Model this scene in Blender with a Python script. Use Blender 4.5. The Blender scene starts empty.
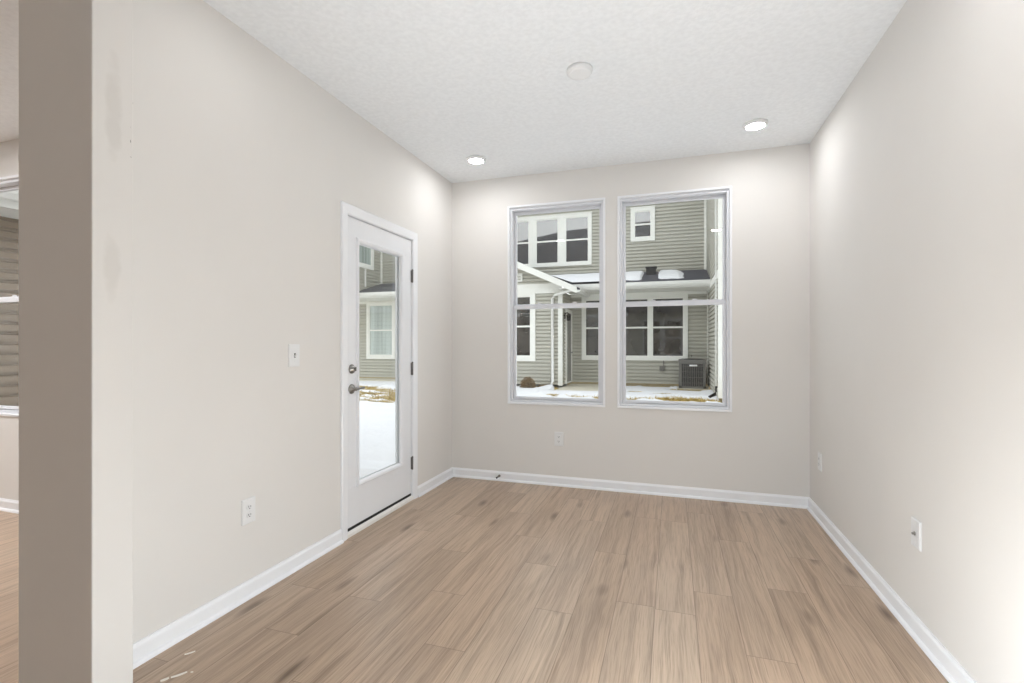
import bpy, math, random
from mathutils import Vector

# ------------------------------------------------------------------ scene, camera, sky, exposure
scene = bpy.context.scene
COL = scene.collection
random.seed(7)

cam_data = bpy.data.cameras.new('camera')
cam = bpy.data.objects.new('camera', cam_data)
COL.objects.link(cam)
cam.location = (0.0, 0.0, 1.227)
cam.rotation_euler = (math.radians(90), 0, math.atan(160.5 / 492.8))
cam_data.sensor_width = 36.0
cam_data.lens = 492.8 / 1024 * 36.0
cam_data.shift_y = 3.5 / 1024
cam_data.clip_start = 0.05
cam_data.clip_end = 300
scene.camera = cam

SKY_STRENGTH = 1.63
LAMP = 98.0            # radiance of the two downlights by the windows
NEAR_LAMP = 22.0        # radiance of the dimmed downlight above the frame on the left
FILL_LAMP = 780.0    # radiance of the unseen downlights added to brighten the open room
world = bpy.data.worlds.new('overcast_sky')
scene.world = world
world.use_nodes = True
wn = world.node_tree.nodes
wl = world.node_tree.links
bg = wn['Background']
tc = wn.new('ShaderNodeTexCoord')
sx = wn.new('ShaderNodeSeparateXYZ')
wl.new(tc.outputs['Generated'], sx.inputs[0])
cr = wn.new('ShaderNodeValToRGB')
cr.color_ramp.elements[0].position = 0.0
cr.color_ramp.elements[0].color = (0.95, 0.96, 0.955, 1)
cr.color_ramp.elements[1].position = 0.8
cr.color_ramp.elements[1].color = (0.86, 0.905, 0.955, 1)
wl.new(sx.outputs['Z'], cr.inputs[0])
wl.new(cr.outputs[0], bg.inputs['Color'])
bg.inputs['Strength'].default_value = SKY_STRENGTH

# added spot lamp, out of frame, bounced off the ceiling for even light
fl = bpy.data.lights.new('bounce_fill', 'SPOT')
fl.energy = 74.0
fl.color = (0.875, 0.95, 1.0)
fl.spot_size = math.radians(78)
fl.spot_blend = 1.0
fl.shadow_soft_size = 0.12
bounce_fill = bpy.data.objects.new('bounce_fill', fl)
COL.objects.link(bounce_fill)
bounce_fill.location = (-0.35, 0.55, 0.12)
bounce_fill.rotation_euler = (Vector((-0.30, 2.45, 2.743)) - Vector(bounce_fill.location)).to_track_quat('-Z', 'Y').to_euler()

# second added lamp, low and out of frame, brightens the lower walls
f2 = bpy.data.lights.new('low_fill', 'POINT')
f2.energy = 47.0
f2.color = (0.875, 0.95, 1.0)
f2.shadow_soft_size = 0.08
low_fill_obj = bpy.data.objects.new('low_fill', f2)
COL.objects.link(low_fill_obj)
low_fill_obj.location = (0.14, 1.04, 0.18)

vs = scene.view_settings
scene.display_settings.display_device = 'sRGB'
vs.view_transform = 'Standard'
vs.look = 'None'
vs.gamma = 1.0
vs.use_curve_mapping = False
vs.exposure = 0.40


# ------------------------------------------------------------------ helpers
def lin(r, g, b):
    def c(v):
        v /= 255.0
        return v / 12.92 if v <= 0.04045 else ((v + 0.055) / 1.055) ** 2.4
    return (c(r), c(g), c(b), 1.0)


class NT:
    """small wrapper for writing node trees"""
    def __init__(self, m):
        m.use_nodes = True
        self.t = m.node_tree
        self.bsdf = self.t.nodes['Principled BSDF']
        self.out = self.t.nodes['Material Output']

    def n(self, kind, **kw):
        x = self.t.nodes.new('ShaderNode' + kind)
        for k, v in kw.items():
            setattr(x, k, v)
        return x

    def l(self, a, b):
        self.t.links.new(a, b)

    def math(self, op, a, b=None, c=None):
        x = self.n('Math', operation=op)
        for i, v in enumerate((a, b, c)):
            if v is None:
                continue
            if isinstance(v, (int, float)):
                x.inputs[i].default_value = v
            else:
                self.l(v, x.inputs[i])
        return x.outputs[0]

    def mix(self, fac, a, b, blend='MIX'):
        x = self.n('Mix', data_type='RGBA', blend_type=blend)
        for s, v in ((x.inputs[0], fac), (x.inputs[6], a), (x.inputs[7], b)):
            if isinstance(v, (int, float)):
                s.default_value = v
            elif isinstance(v, tuple):
                s.default_value = v
            else:
                self.l(v, s)
        return x.outputs[2]

    def noise(self, vec, scale, detail=3.0, rough=0.55):
        x = self.n('TexNoise')
        x.inputs['Scale'].default_value = scale
        x.inputs['Detail'].default_value = detail
        x.inputs['Roughness'].default_value = rough
        if vec is not None:
            self.l(vec, x.inputs['Vector'])
        return x.outputs['Fac']

    def ramp(self, fac, *stops):
        x = self.n('ValToRGB')
        e = x.color_ramp.elements
        while len(e) < len(stops):
            e.new(0.5)
        for i, (p, c) in enumerate(stops):
            e[i].position = p
            e[i].color = c if isinstance(c, tuple) else (c, c, c, 1)
        self.l(fac, x.inputs[0])
        return x.outputs[0]

    def bump(self, height, strength, dist):
        x = self.n('Bump')
        x.inputs['Strength'].default_value = strength
        x.inputs['Distance'].default_value = dist
        self.l(height, x.inputs['Height'])
        self.l(x.outputs[0], self.bsdf.inputs['Normal'])


def material(name, rgb, rough=0.5, metal=0.0, var=0.0, scale=8.0, bump=0.0, bscale=120.0, spec=0.5, bdist=0.001):
    m = bpy.data.materials.new(name)
    t = NT(m)
    c = lin(*rgb)
    t.bsdf.inputs['Base Color'].default_value = c
    t.bsdf.inputs['Roughness'].default_value = rough
    t.bsdf.inputs['Metallic'].default_value = metal
    t.bsdf.inputs['Specular IOR Level'].default_value = spec
    geo = t.n('NewGeometry')
    nf = t.noise(geo.outputs['Position'], scale)
    lo = tuple(v * (1 - var) for v in c[:3]) + (1,)
    hi = tuple(min(1, v * (1 + var)) for v in c[:3]) + (1,)
    t.l(t.ramp(nf, (0.3, lo), (0.7, hi)), t.bsdf.inputs['Base Color'])
    if bump:
        t.bump(t.noise(geo.outputs['Position'], bscale, 2.0), bump, bdist)
    return m


def glass_material(name, tint=(0.985, 0.995, 0.99), ior=1.5):
    m = bpy.data.materials.new(name)
    t = NT(m)
    t.t.nodes.remove(t.bsdf)
    tr = t.n('BsdfTransparent')
    tr.inputs[0].default_value = tint + (1,)
    gl = t.n('BsdfGlossy')
    gl.inputs['Roughness'].default_value = 0.0
    gl.inputs['Color'].default_value = (1, 1, 1, 1)
    fr = t.n('Fresnel')
    gb = t.n('NewGeometry')       # leaving the pane: inverse index, so both faces of the sheet reflect alike
    t.l(t.math('ADD', t.math('MULTIPLY', gb.outputs['Backfacing'], 1.0 / ior - ior), ior), fr.inputs['IOR'])
    mx = t.n('MixShader')
    t.l(fr.outputs[0], mx.inputs[0])
    t.l(tr.outputs[0], mx.inputs[1])
    t.l(gl.outputs[0], mx.inputs[2])
    t.l(mx.outputs[0], t.out.inputs[0])
    return m


def emitter(name, color, strength):
    m = bpy.data.materials.new(name)
    t = NT(m)
    t.bsdf.inputs['Base Color'].default_value = (0.8, 0.8, 0.8, 1)
    t.bsdf.inputs['Emission Color'].default_value = color + (1,)
    t.bsdf.inputs['Emission Strength'].default_value = strength
    return m


class MB:
    """collects shapes; build() links them as ONE mesh object"""
    def __init__(self):
        self.v, self.f, self.mi, self.sm = [], [], [], []
        self.cur = 0

    def add(self, verts, faces, smooth=False):
        o = len(self.v)
        self.v += [tuple(p) for p in verts]
        for f in faces:
            self.f.append([i + o for i in f])
            self.mi.append(self.cur)
            self.sm.append(smooth)
        return self

    def box(self, x0, x1, y0, y1, z0, z1):
        x0, x1 = sorted((x0, x1)); y0, y1 = sorted((y0, y1)); z0, z1 = sorted((z0, z1))
        v = [(x, y, z) for z in (z0, z1) for y in (y0, y1) for x in (x0, x1)]
        f = [(0, 2, 3, 1), (4, 5, 7, 6), (0, 1, 5, 4), (2, 6, 7, 3), (0, 4, 6, 2), (1, 3, 7, 5)]
        return self.add(v, f)

    def prism(self, poly, fn0, fn1):
        """poly of 2-D points swept from fn0(p) to fn1(p)"""
        n = len(poly)
        v = [fn0(p) for p in poly] + [fn1(p) for p in poly]
        f = [[i, (i + 1) % n, n + (i + 1) % n, n + i] for i in range(n)]
        f.append(list(range(n))[::-1]); f.append([n + i for i in range(n)])
        return self.add(v, f)

    def lathe(self, prof, origin, axis, seg=24, smooth=True):
        """prof: (radius, distance along axis)"""
        a = Vector(axis).normalized()
        b = a.orthogonal().normalized()
        c = a.cross(b)
        o = Vector(origin)
        v, f = [], []
        for r, d in prof:
            for k in range(seg):
                t = 2 * math.pi * k / seg
                v.append(o + a * d + (b * math.cos(t) + c * math.sin(t)) * max(r, 1e-5))
        for i in range(len(prof) - 1):
            for k in range(seg):
                k2 = (k + 1) % seg
                f.append((i * seg + k, i * seg + k2, (i + 1) * seg + k2, (i + 1) * seg + k))
        f.append(list(range(seg))[::-1])
        f.append([(len(prof) - 1) * seg + k for k in range(seg)])
        return self.add(v, f, smooth)

    def tube(self, pts, r, seg=10):
        pts = [Vector(p) for p in pts]
        v, f = [], []
        for i, p in enumerate(pts):
            d = (pts[min(i + 1, len(pts) - 1)] - pts[max(i - 1, 0)]).normalized()
            b = d.cross(Vector((0.31, 0.17, 0.93))).normalized()
            c = d.cross(b)
            for k in range(seg):
                t = 2 * math.pi * k / seg
                v.append(p + (b * math.cos(t) + c * math.sin(t)) * r)
        for i in range(len(pts) - 1):
            for k in range(seg):
                k2 = (k + 1) % seg
                f.append((i * seg + k, i * seg + k2, (i + 1) * seg + k2, (i + 1) * seg + k))
        f.append(list(range(seg))[::-1])
        f.append([(len(pts) - 1) * seg + k for k in range(seg)])
        return self.add(v, f, True)

    def frame(self, place, u0, u1, v0, v1, wl_, wr, wb, wt, d0, d1):
        """rectangular frame; place(u, v, d) -> box corner"""
        for a in ((u0, u1, v0, v0 + wb), (u0, u1, v1 - wt, v1), (u0, u0 + wl_, v0 + wb, v1 - wt), (u1 - wr, u1, v0 + wb, v1 - wt)):
            if a[1] - a[0] < 1e-6 or a[3] - a[2] < 1e-6:
                continue
            p = place(a[0], a[2], d0); q = place(a[1], a[3], d1)
            self.box(p[0], q[0], p[1], q[1], p[2], q[2])
        return self

    def build(self, name, mats, parent=None, bevel=0.0, fix=True):
        me = bpy.data.meshes.new(name)
        me.from_pydata(self.v, [], self.f)
        for m in (mats if isinstance(mats, (list, tuple)) else [mats]):
            me.materials.append(m)
        me.polygons.foreach_set('material_index', self.mi)
        me.polygons.foreach_set('use_smooth', self.sm)
        me.update()
        if fix:
            import bmesh
            b = bmesh.new(); b.from_mesh(me)
            bmesh.ops.recalc_face_normals(b, faces=b.faces)
            b.to_mesh(me); b.free()
        o = bpy.data.objects.new(name, me)
        COL.objects.link(o)
        if parent:
            o.parent = parent
        if bevel:
            md = o.modifiers.new('bevel', 'BEVEL')
            md.width = bevel; md.segments = 2; md.limit_method = 'ANGLE'
        return o


def empty(name, loc=(0, 0, 0)):
    o = bpy.data.objects.new(name, None)
    o.empty_display_size = 0.1
    o.location = loc
    COL.objects.link(o)
    return o


def keep_world(root):
    """children of an Empty were modelled in world space: shift their meshes to the Empty's base"""
    L = root.location.copy()
    def go(o):
        for c in [x for x in bpy.data.objects if x.parent == o]:
            if c.type == 'MESH' and not c.get('_done'):
                for v in c.data.vertices:
                    v.co -= L
                c['_done'] = 1
            go(c)
    go(root)
    def clean(o):
        for c in [x for x in bpy.data.objects if x.parent == o]:
            if '_done' in c: del c['_done']
            clean(c)
    clean(root)


def tag(o, label=None, cat=None, group=None, kind=None):
    if label: o['label'] = label
    if cat: o['category'] = cat
    if group: o['group'] = group
    if kind: o['kind'] = kind
    return o


def struct(o, label, cat):
    return tag(o, label, cat, None, 'structure')


def kids(o):
    return [c for c in bpy.data.objects if c.parent == o]


def copy_tree(o, parent=None):
    c = o.copy(); COL.objects.link(c); c.parent = parent
    for ch in kids(o):
        if ch is not c:
            copy_tree(ch, c)
    return c


# ------------------------------------------------------------------ materials
M = {}
M['wall'] = material('wall_paint', (230, 227, 223), 0.75, var=0.012, scale=1.5, bump=0.10, bscale=260, spec=0.25)
M['trim'] = material('white_trim_paint', (246, 247, 250), 0.35, var=0.01, scale=3)
M['vinyl'] = material('white_vinyl', (224, 225, 229), 0.4, var=0.01, scale=5)
M['door'] = material('door_paint', (240, 241, 244), 0.35, var=0.01, scale=4)
M['plate'] = material('white_plastic', (236, 236, 236), 0.35, var=0.01, scale=20)
M['slot'] = material('dark_slot', (40, 38, 36), 0.6, var=0.1, scale=50)
M['nickel'] = material('satin_nickel', (150, 148, 144), 0.28, 1.0, var=0.08, scale=40)
M['hinge'] = material('dull_steel', (120, 118, 116), 0.45, 0.9, var=0.08, scale=60)
M['rubber'] = material('black_rubber', (35, 35, 36), 0.7, var=0.1, scale=40)
M['sill'] = material('threshold_aluminium', (244, 242, 238), 0.4, 0.0, var=0.03, scale=30)
M['glass'] = glass_material('window_glass')
M['house_trim'] = material('exterior_white_trim', (238, 238, 232), 0.5, var=0.02, scale=4)
M['gutter'] = material('white_aluminium', (232, 232, 228), 0.45, var=0.02, scale=4)
M['siding'] = material('sage_grey_siding', (187, 185, 174), 0.6, var=0.03, scale=2.5, bump=0.08, bscale=60)
M['taupe'] = material('taupe_siding', (124, 107, 86), 0.6, var=0.05, scale=2.5, bump=0.08, bscale=60)
M['shingle'] = material('asphalt_shingle', (74, 74, 80), 0.9, var=0.35, scale=35, bump=0.5, bscale=80, bdist=0.01)
M['concrete'] = material('pale_concrete', (205, 198, 180), 0.85, var=0.06, scale=5, bump=0.2, bscale=60)
M['snow'] = material('snow', (229, 229, 231), 0.8, var=0.02, scale=2.0, bump=0.35, bscale=9, spec=0.2, bdist=0.03)
M['soil'] = material('dormant_turf', (168, 148, 98), 0.95, var=0.35, scale=6, bump=0.6, bscale=40, bdist=0.02)
M['mulch'] = material('brown_mulch', (98, 82, 60), 0.95, var=0.4, scale=18, bump=0.6, bscale=40, bdist=0.02)
M['straw'] = material('dead_grass', (186, 162, 96), 0.9, var=0.3, scale=4)
M['twig'] = material('brown_twigs', (112, 92, 62), 0.9, var=0.35, scale=12)
M['ac'] = material('grey_painted_steel', (112, 110, 106), 0.5, var=0.06, scale=10)
M['ac_dark'] = material('dark_coil', (50, 50, 50), 0.7, var=0.2, scale=30)
M['black'] = material('black_metal', (32, 31, 30), 0.45, 0.3, var=0.1, scale=30)
M['grey_door'] = material('grey_door_paint', (150, 150, 146), 0.5, var=0.03, scale=4)
M['paper'] = material('white_paper_scrap', (240, 234, 224), 0.8, var=0.02, scale=60)
M['cover'] = material('white_cover_plate', (240, 240, 240), 0.45, var=0.01, scale=30)
M['lit'] = emitter('lit_diffuser', (0.98, 0.985, 1.0), LAMP)
M['lit_near'] = emitter('lit_diffuser_dimmed', (0.98, 0.985, 1.0), NEAR_LAMP)
M['lit_fill'] = emitter('lit_diffuser_fill', (0.98, 0.985, 1.0), FILL_LAMP)

# the wall end has patches of touched-up paint and a few dings along its edge
m = material('touched_up_wall_paint', (230, 227, 223), 0.75, var=0.012, scale=1.5, bump=0.10, bscale=260, spec=0.25); t = NT(m)
geo = t.n('NewGeometry'); sp_ = t.n('SeparateXYZ'); t.l(geo.outputs['Position'], sp_.inputs[0])
nz = t.noise(geo.outputs['Position'], 14, 3)
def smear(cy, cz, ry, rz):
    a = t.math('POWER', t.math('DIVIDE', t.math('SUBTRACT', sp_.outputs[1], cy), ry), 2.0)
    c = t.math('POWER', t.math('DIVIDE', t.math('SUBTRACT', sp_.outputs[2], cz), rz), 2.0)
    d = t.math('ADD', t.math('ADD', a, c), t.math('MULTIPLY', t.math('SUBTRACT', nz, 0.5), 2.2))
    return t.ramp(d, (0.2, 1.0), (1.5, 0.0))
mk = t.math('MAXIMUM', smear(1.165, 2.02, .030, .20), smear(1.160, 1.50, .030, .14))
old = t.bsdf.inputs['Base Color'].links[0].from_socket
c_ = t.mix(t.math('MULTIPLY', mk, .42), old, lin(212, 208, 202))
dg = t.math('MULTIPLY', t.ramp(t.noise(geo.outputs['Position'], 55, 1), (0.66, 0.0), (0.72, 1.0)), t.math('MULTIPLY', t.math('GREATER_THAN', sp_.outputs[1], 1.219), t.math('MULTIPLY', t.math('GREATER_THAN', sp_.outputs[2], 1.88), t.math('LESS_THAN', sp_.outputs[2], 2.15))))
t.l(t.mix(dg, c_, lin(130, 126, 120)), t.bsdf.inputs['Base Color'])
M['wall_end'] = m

# ceiling: knock-down stipple
m = bpy.data.materials.new('stippled_ceiling'); t = NT(m)
geo = t.n('NewGeometry')
t.bsdf.inputs['Base Color'].default_value = lin(241, 242, 244)
t.bsdf.inputs['Roughness'].default_value = 0.9
t.bsdf.inputs['Specular IOR Level'].default_value = 0.2
n1 = t.noise(geo.outputs['Position'], 38, 4, 0.6)
n2 = t.noise(geo.outputs['Position'], 95, 2, 0.5)
hgt = t.math('ADD', t.ramp(n1, (0.42, 0.0), (0.6, 1.0)), t.math('MULTIPLY', n2, 0.5))
t.l(t.ramp(n1, (0.35, lin(236, 238, 240)), (0.65, lin(243, 245, 247))), t.bsdf.inputs['Base Color'])
t.bump(hgt, 0.16, 0.003)
M['ceiling'] = m

# window panes of the houses opposite: dark rooms behind coated glass
for key, ior_ in (('pane', 3.1), ('low_pane', 1.9)):
    m = bpy.data.materials.new('dark_glass_' + key); t = NT(m)
    geo = t.n('NewGeometry')
    t.l(t.ramp(t.noise(geo.outputs['Position'], 1.7, 2), (0.35, lin(40, 39, 37)), (0.65, lin(70, 67, 63))), t.bsdf.inputs['Base Color'])
    t.bsdf.inputs['Roughness'].default_value = 0.02
    t.bsdf.inputs['IOR'].default_value = ior_
    M[key] = m
m = bpy.data.materials.new('curtained_glass'); t = NT(m)
geo = t.n('NewGeometry')
mp = t.n('Mapping'); mp.inputs['Scale'].default_value = (9, 9, 0.2)
t.l(geo.outputs['Position'], mp.inputs['Vector'])
t.l(t.ramp(t.noise(mp.outputs[0], 1.0, 2), (0.35, lin(140, 152, 148)), (0.65, lin(178, 190, 186))), t.bsdf.inputs['Base Color'])
t.bsdf.inputs['Roughness'].default_value = 0.05
t.bsdf.inputs['IOR'].default_value = 1.7
M['curtain_pane'] = m

# floor: oak-look planks; the mesh carries plank coordinates (uv, metres) and a random value per plank
m = bpy.data.materials.new('oak_look_planks'); t = NT(m)
uv = t.n('UVMap'); uv.uv_map = 'plank'
rnd = t.n('Attribute'); rnd.attribute_name = 'plank_random'
rs = t.n('SeparateColor'); t.l(rnd.outputs['Color'], rs.inputs[0])
sep = t.n('SeparateXYZ'); t.l(uv.outputs[0], sep.inputs[0])
comb = t.n('CombineXYZ')
cw = t.n('CombineXYZ'); t.l(t.math('MULTIPLY', sep.outputs[1], 2.2), cw.inputs[0]); t.l(t.math('MULTIPLY', sep.outputs[0], 5.0), cw.inputs[1]); t.l(t.math('MULTIPLY', rs.outputs[1], 53.0), cw.inputs[2])
wob = t.math('MULTIPLY', t.math('SUBTRACT', t.noise(cw.outputs[0], 1.0, 2), 0.5), 0.036)
t.l(t.math('ADD', sep.outputs[0], wob), comb.inputs[0])
t.l(sep.outputs[1], comb.inputs[1])
t.l(t.math('MULTIPLY', rs.outputs[1], 37.0), comb.inputs[2])
def stretched(sx_, sy_):
    mp_ = t.n('Mapping'); mp_.inputs['Scale'].default_value = (sx_, sy_, 1)
    t.l(comb.outputs[0], mp_.inputs['Vector'])
    return mp_.outputs[0]
grain = t.noise(stretched(26, 1.1), 1.0, 5, 0.62)
fine = t.noise(stretched(230, 5.0), 1.0, 3, 0.6)
broad = t.noise(stretched(7, 0.8), 1.0, 3, 0.5)
base = t.ramp(rs.outputs[0], (0.0, lin(194, 169, 145)), (0.4, lin(197, 172, 149)), (0.7, lin(199, 175, 152)), (1.0, lin(202, 179, 156)))
dark = t.mix(0.66, base, lin(112, 92, 73))
c1 = t.mix(t.ramp(grain, (0.46, 0.0), (0.74, 1.0)), base, dark)
c2 = t.mix(t.ramp(broad, (0.42, 0.0), (0.75, 0.85)), c1, t.mix(0.38, base, lin(118, 103, 90)))
c3 = t.mix(t.math('MULTIPLY', t.ramp(fine, (0.48, 0.0), (0.70, 1.0)), 0.42), c2, lin(116, 96, 78))
c3 = t.mix(t.math('MULTIPLY', t.ramp(fine, (0.28, 1.0), (0.46, 0.0)), 0.28), c3, lin(206, 186, 163))
# knots
vor = t.n('TexVoronoi'); vor.inputs['Scale'].default_value = 1.0
t.l(stretched(6.0, 1.7), vor.inputs['Vector'])
kd = t.math('ADD', vor.outputs['Distance'], t.math('MULTIPLY', t.math('SUBTRACT', grain, 0.5), 0.35))
vs_ = t.n('SeparateColor'); t.l(vor.outputs['Color'], vs_.inputs[0])
kn = t.math('MULTIPLY', t.ramp(kd, (0.0, 1.0), (0.06, 0.8), (0.19, 0.0)), t.math('GREATER_THAN', vs_.outputs[0], 0.45))
c4 = t.mix(t.math('MULTIPLY', kn, 0.8), c3, lin(84, 64, 48))
# thin bevel line round every plank
wdt = t.n('Attribute'); wdt.attribute_name = 'plank_size'
ws = t.n('SeparateColor'); t.l(wdt.outputs['Color'], ws.inputs[0])
ex = t.math('MINIMUM', sep.outputs[0], t.math('SUBTRACT', 0.178, sep.outputs[0]))
ey = t.math('MINIMUM', sep.outputs[1], t.math('SUBTRACT', t.math('MULTIPLY', ws.outputs[0], 2.0), sep.outputs[1]))
ed = t.math('MINIMUM', ex, ey)
gap = t.ramp(t.math('MULTIPLY', ed, 200.0), (0.0, 1.0), (0.08, 1.0), (0.45, 0.0))
c5 = t.mix(t.math('MULTIPLY', gap, 0.58), c4, lin(84, 66, 52))
t.l(c5, t.bsdf.inputs['Base Color'])
t.bsdf.inputs['Specular IOR Level'].default_value = 0.45
t.l(t.math('ADD', 0.27, t.math('MULTIPLY', grain, 0.14)), t.bsdf.inputs['Roughness'])
t.bump(t.math('SUBTRACT', t.math('MULTIPLY', grain, 0.3), gap), 0.25, 0.0015)
M['floor'] = m

# ------------------------------------------------------------------ room dimensions
XL, XR, YB, H = -1.964, 0.981, 4.216, 2.743
TH = 0.14
XLo, YBo = XL - TH, YB + TH
GY = 2.32                      # great room window wall (inner face)
GX0, KY0 = -7.5, -4.6          # far ends of the open-plan room

# floor planks -------------------------------------------------------
PW, PX0, PL = 0.178, -0.078, 1.22
joints = {-3: 2.22, -1: 2.40, -5: 1.815, -4: 2.67, -2: 2.945, -8: 2.045, -9: 1.70, 1: 2.615, 3: 2.76, 2: 2.14, 4: 3.21}
me = bpy.data.meshes.new('floor')
V, F, UV, RND, SZ = [], [], [], [], []
k0 = int(math.floor((GX0 - PX0) / PW)); k1 = int(math.floor((XR - PX0) / PW))
for k in range(k0, k1 + 1):
    xa, xb = PX0 + k * PW, PX0 + (k + 1) * PW
    ytop = YB if xb > XL + 0.001 else GY
    y = joints.get(k, random.uniform(0, PL))
    y -= math.ceil((y - KY0) / PL) * PL
    while y < ytop:
        ya, yb = max(y, KY0), min(y + PL, ytop)
        xs, xe = max(xa, GX0), min(xb, XR)
        if yb > ya and xe > xs:
            i = len(V)
            V += [(xs, ya, 0), (xe, ya, 0), (xe, yb, 0), (xs, yb, 0)]
            F.append((i, i + 1, i + 2, i + 3))
            UV += [(xs - xa, ya - y), (xe - xa, ya - y), (xe - xa, yb - y), (xs - xa, yb - y)]
            RND += [(random.random(), random.random(), 0, 1)] * 4
            SZ += [(PL / 2, 0, 0, 1)] * 4
        y += PL
nf = len(F)
i = len(V)                     # slab below the planks
V += [(GX0 - .1, KY0 - .1, -.1), (XR + .1, KY0 - .1, -.1), (XR + .1, YB + .1, -.1), (GX0 - .1, YB + .1, -.1)]
F.append((i + 3, i + 2, i + 1, i)); UV += [(.08, .5)] * 4; RND += [(.5, .5, 0, 1)] * 4; SZ += [(PL / 2, 0, 0, 1)] * 4
me.from_pydata(V, [], F)
ul = me.uv_layers.new(name='plank')
for li, p in enumerate(UV): ul.data[li].uv = p
ca = me.color_attributes.new('plank_random', 'FLOAT_COLOR', 'CORNER')
cb = me.color_attributes.new('plank_size', 'FLOAT_COLOR', 'CORNER')
for li in range(len(RND)):
    ca.data[li].color = RND[li]; cb.data[li].color = SZ[li]
me.materials.append(M['floor'])
o = bpy.data.objects.new('floor', me); COL.objects.link(o)
struct(o, 'greige oak-look plank floor running towards the back windows', 'floor')

# ceiling ------------------------------------------------------------
b = MB()
b.box(GX0 - .14, XR + .14, KY0 - .14, GY + .14, H, H + .12)
b.box(XLo, XR + .14, GY + .14, YBo, H, H + .12)
struct(b.build('ceiling', M['ceiling']), 'white stippled ceiling with two lit round lights', 'ceiling')

# walls --------------------------------------------------------------
WIN = [(-1.412, -0.542), (-0.440, 0.444)]
WZ0, WZ1 = 0.700, 2.476
IN = 0.012       # wall opening sits this far inside the window's outer lip
b = MB()
xs = [XLo] + [v for w in WIN for v in (w[0] + IN, w[1] - IN)] + [XR + TH]
for i in range(0, len(xs), 2):
    b.box(xs[i], xs[i + 1], YB, YBo, -.1, H)
for w in WIN:
    b.box(w[0] + IN, w[1] - IN, YB, YBo, -.1, WZ0 + IN); b.box(w[0] + IN, w[1] - IN, YB, YBo, WZ1 - IN, H)
struct(b.build('wall_back', M['wall']), 'beige back wall with two tall white windows', 'wall')

DY0, DY1, DZ1 = 2.640, 3.486, 2.068
b = MB()
b.box(XLo, XL, 1.2, DY0, -.1, H); b.box(XLo, XL, DY1, YB, -.1, H); b.box(XLo, XL, DY0, DY1, DZ1, H); b.box(XLo, XL, DY0, DY1, -.1, -0.002)
struct(b.build('wall_left', M['wall']), 'beige left wall with the glazed white door', 'wall')
struct(MB().box(XR, XR + TH, KY0, YB, -.1, H).build('wall_right', M['wall']), 'plain beige right wall with two white plates', 'wall')

# wall end: short return of wall standing proud of the left wall
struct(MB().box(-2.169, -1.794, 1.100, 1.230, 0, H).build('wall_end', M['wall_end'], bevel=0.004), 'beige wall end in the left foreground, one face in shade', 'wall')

GWIN = [(-5.30, -4.43), (-6.30, -5.43)]
b = MB()
cuts = sorted(GWIN)
xs = [GX0 - TH] + [v for w in cuts for v in (w[0] + IN, w[1] - IN)] + [XLo]
for i in range(0, len(xs), 2):
    b.box(xs[i], xs[i + 1], GY, GY + TH, -.1, H)
for w in cuts:
    b.box(w[0] + IN, w[1] - IN, GY, GY + TH, -.1, WZ0 + IN); b.box(w[0] + IN, w[1] - IN, GY, GY + TH, WZ1 - IN, H)
struct(b.build('wall_far_left', M['wall']), 'beige window wall of the next room at the far left edge', 'wall')
struct(MB().box(GX0 - TH, GX0, KY0, GY, -.1, H).build('wall_side', M['wall']), 'side wall of the next room, out of view on the left', 'wall')
struct(MB().box(GX0 - TH, XR + TH, KY0 - TH, KY0, -.1, H).build('wall_front', M['wall']), 'wall behind the viewpoint, out of view', 'wall')

# baseboards ---------------------------------------------------------
PROF = [(0, 0), (0.026, 0), (0.025, 0.009), (0.020, 0.016), (0.0135, 0.019), (0.0135, 0.066), (0.0115, 0.072), (0.008, 0.076), (0.006, 0.083), (0, 0.083)]
def base_run(b, p, q, n):
    p, q, n = Vector(p), Vector(q), Vector(n)
    d = (q - p).normalized()
    b.prism(PROF, lambda s: (p.x + n.x * s[0], p.y + n.y * s[0], s[1]), lambda s: (q.x + n.x * s[0], q.y + n.y * s[0], s[1]))
b = MB(); base_run(b, (XL, 1.23, 0), (XL, 2.583, 0), (1, 0, 0)); base_run(b, (XL, 3.541, 0), (XL, YB - .002, 0), (1, 0, 0))
struct(b.build('baseboard_left', M['trim']), 'white baseboard along the left wall either side of the door', 'baseboard')
b = MB(); base_run(b, (XL, YB, 0), (XR, YB, 0), (0, -1, 0))
struct(b.build('baseboard_back', M['trim']), 'white baseboard under the two back windows', 'baseboard')
b = MB(); base_run(b, (XR, YB - .002, 0), (XR, KY0, 0), (-1, 0, 0))
struct(b.build('baseboard_right', M['trim']), 'white baseboard along the right wall', 'baseboard')
b = MB(); base_run(b, (GX0, GY, 0), (XLo, GY, 0), (0, -1, 0))
struct(b.build('baseboard_far_left', M['trim']), 'white baseboard of the next room at the far left edge', 'baseboard')

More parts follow.
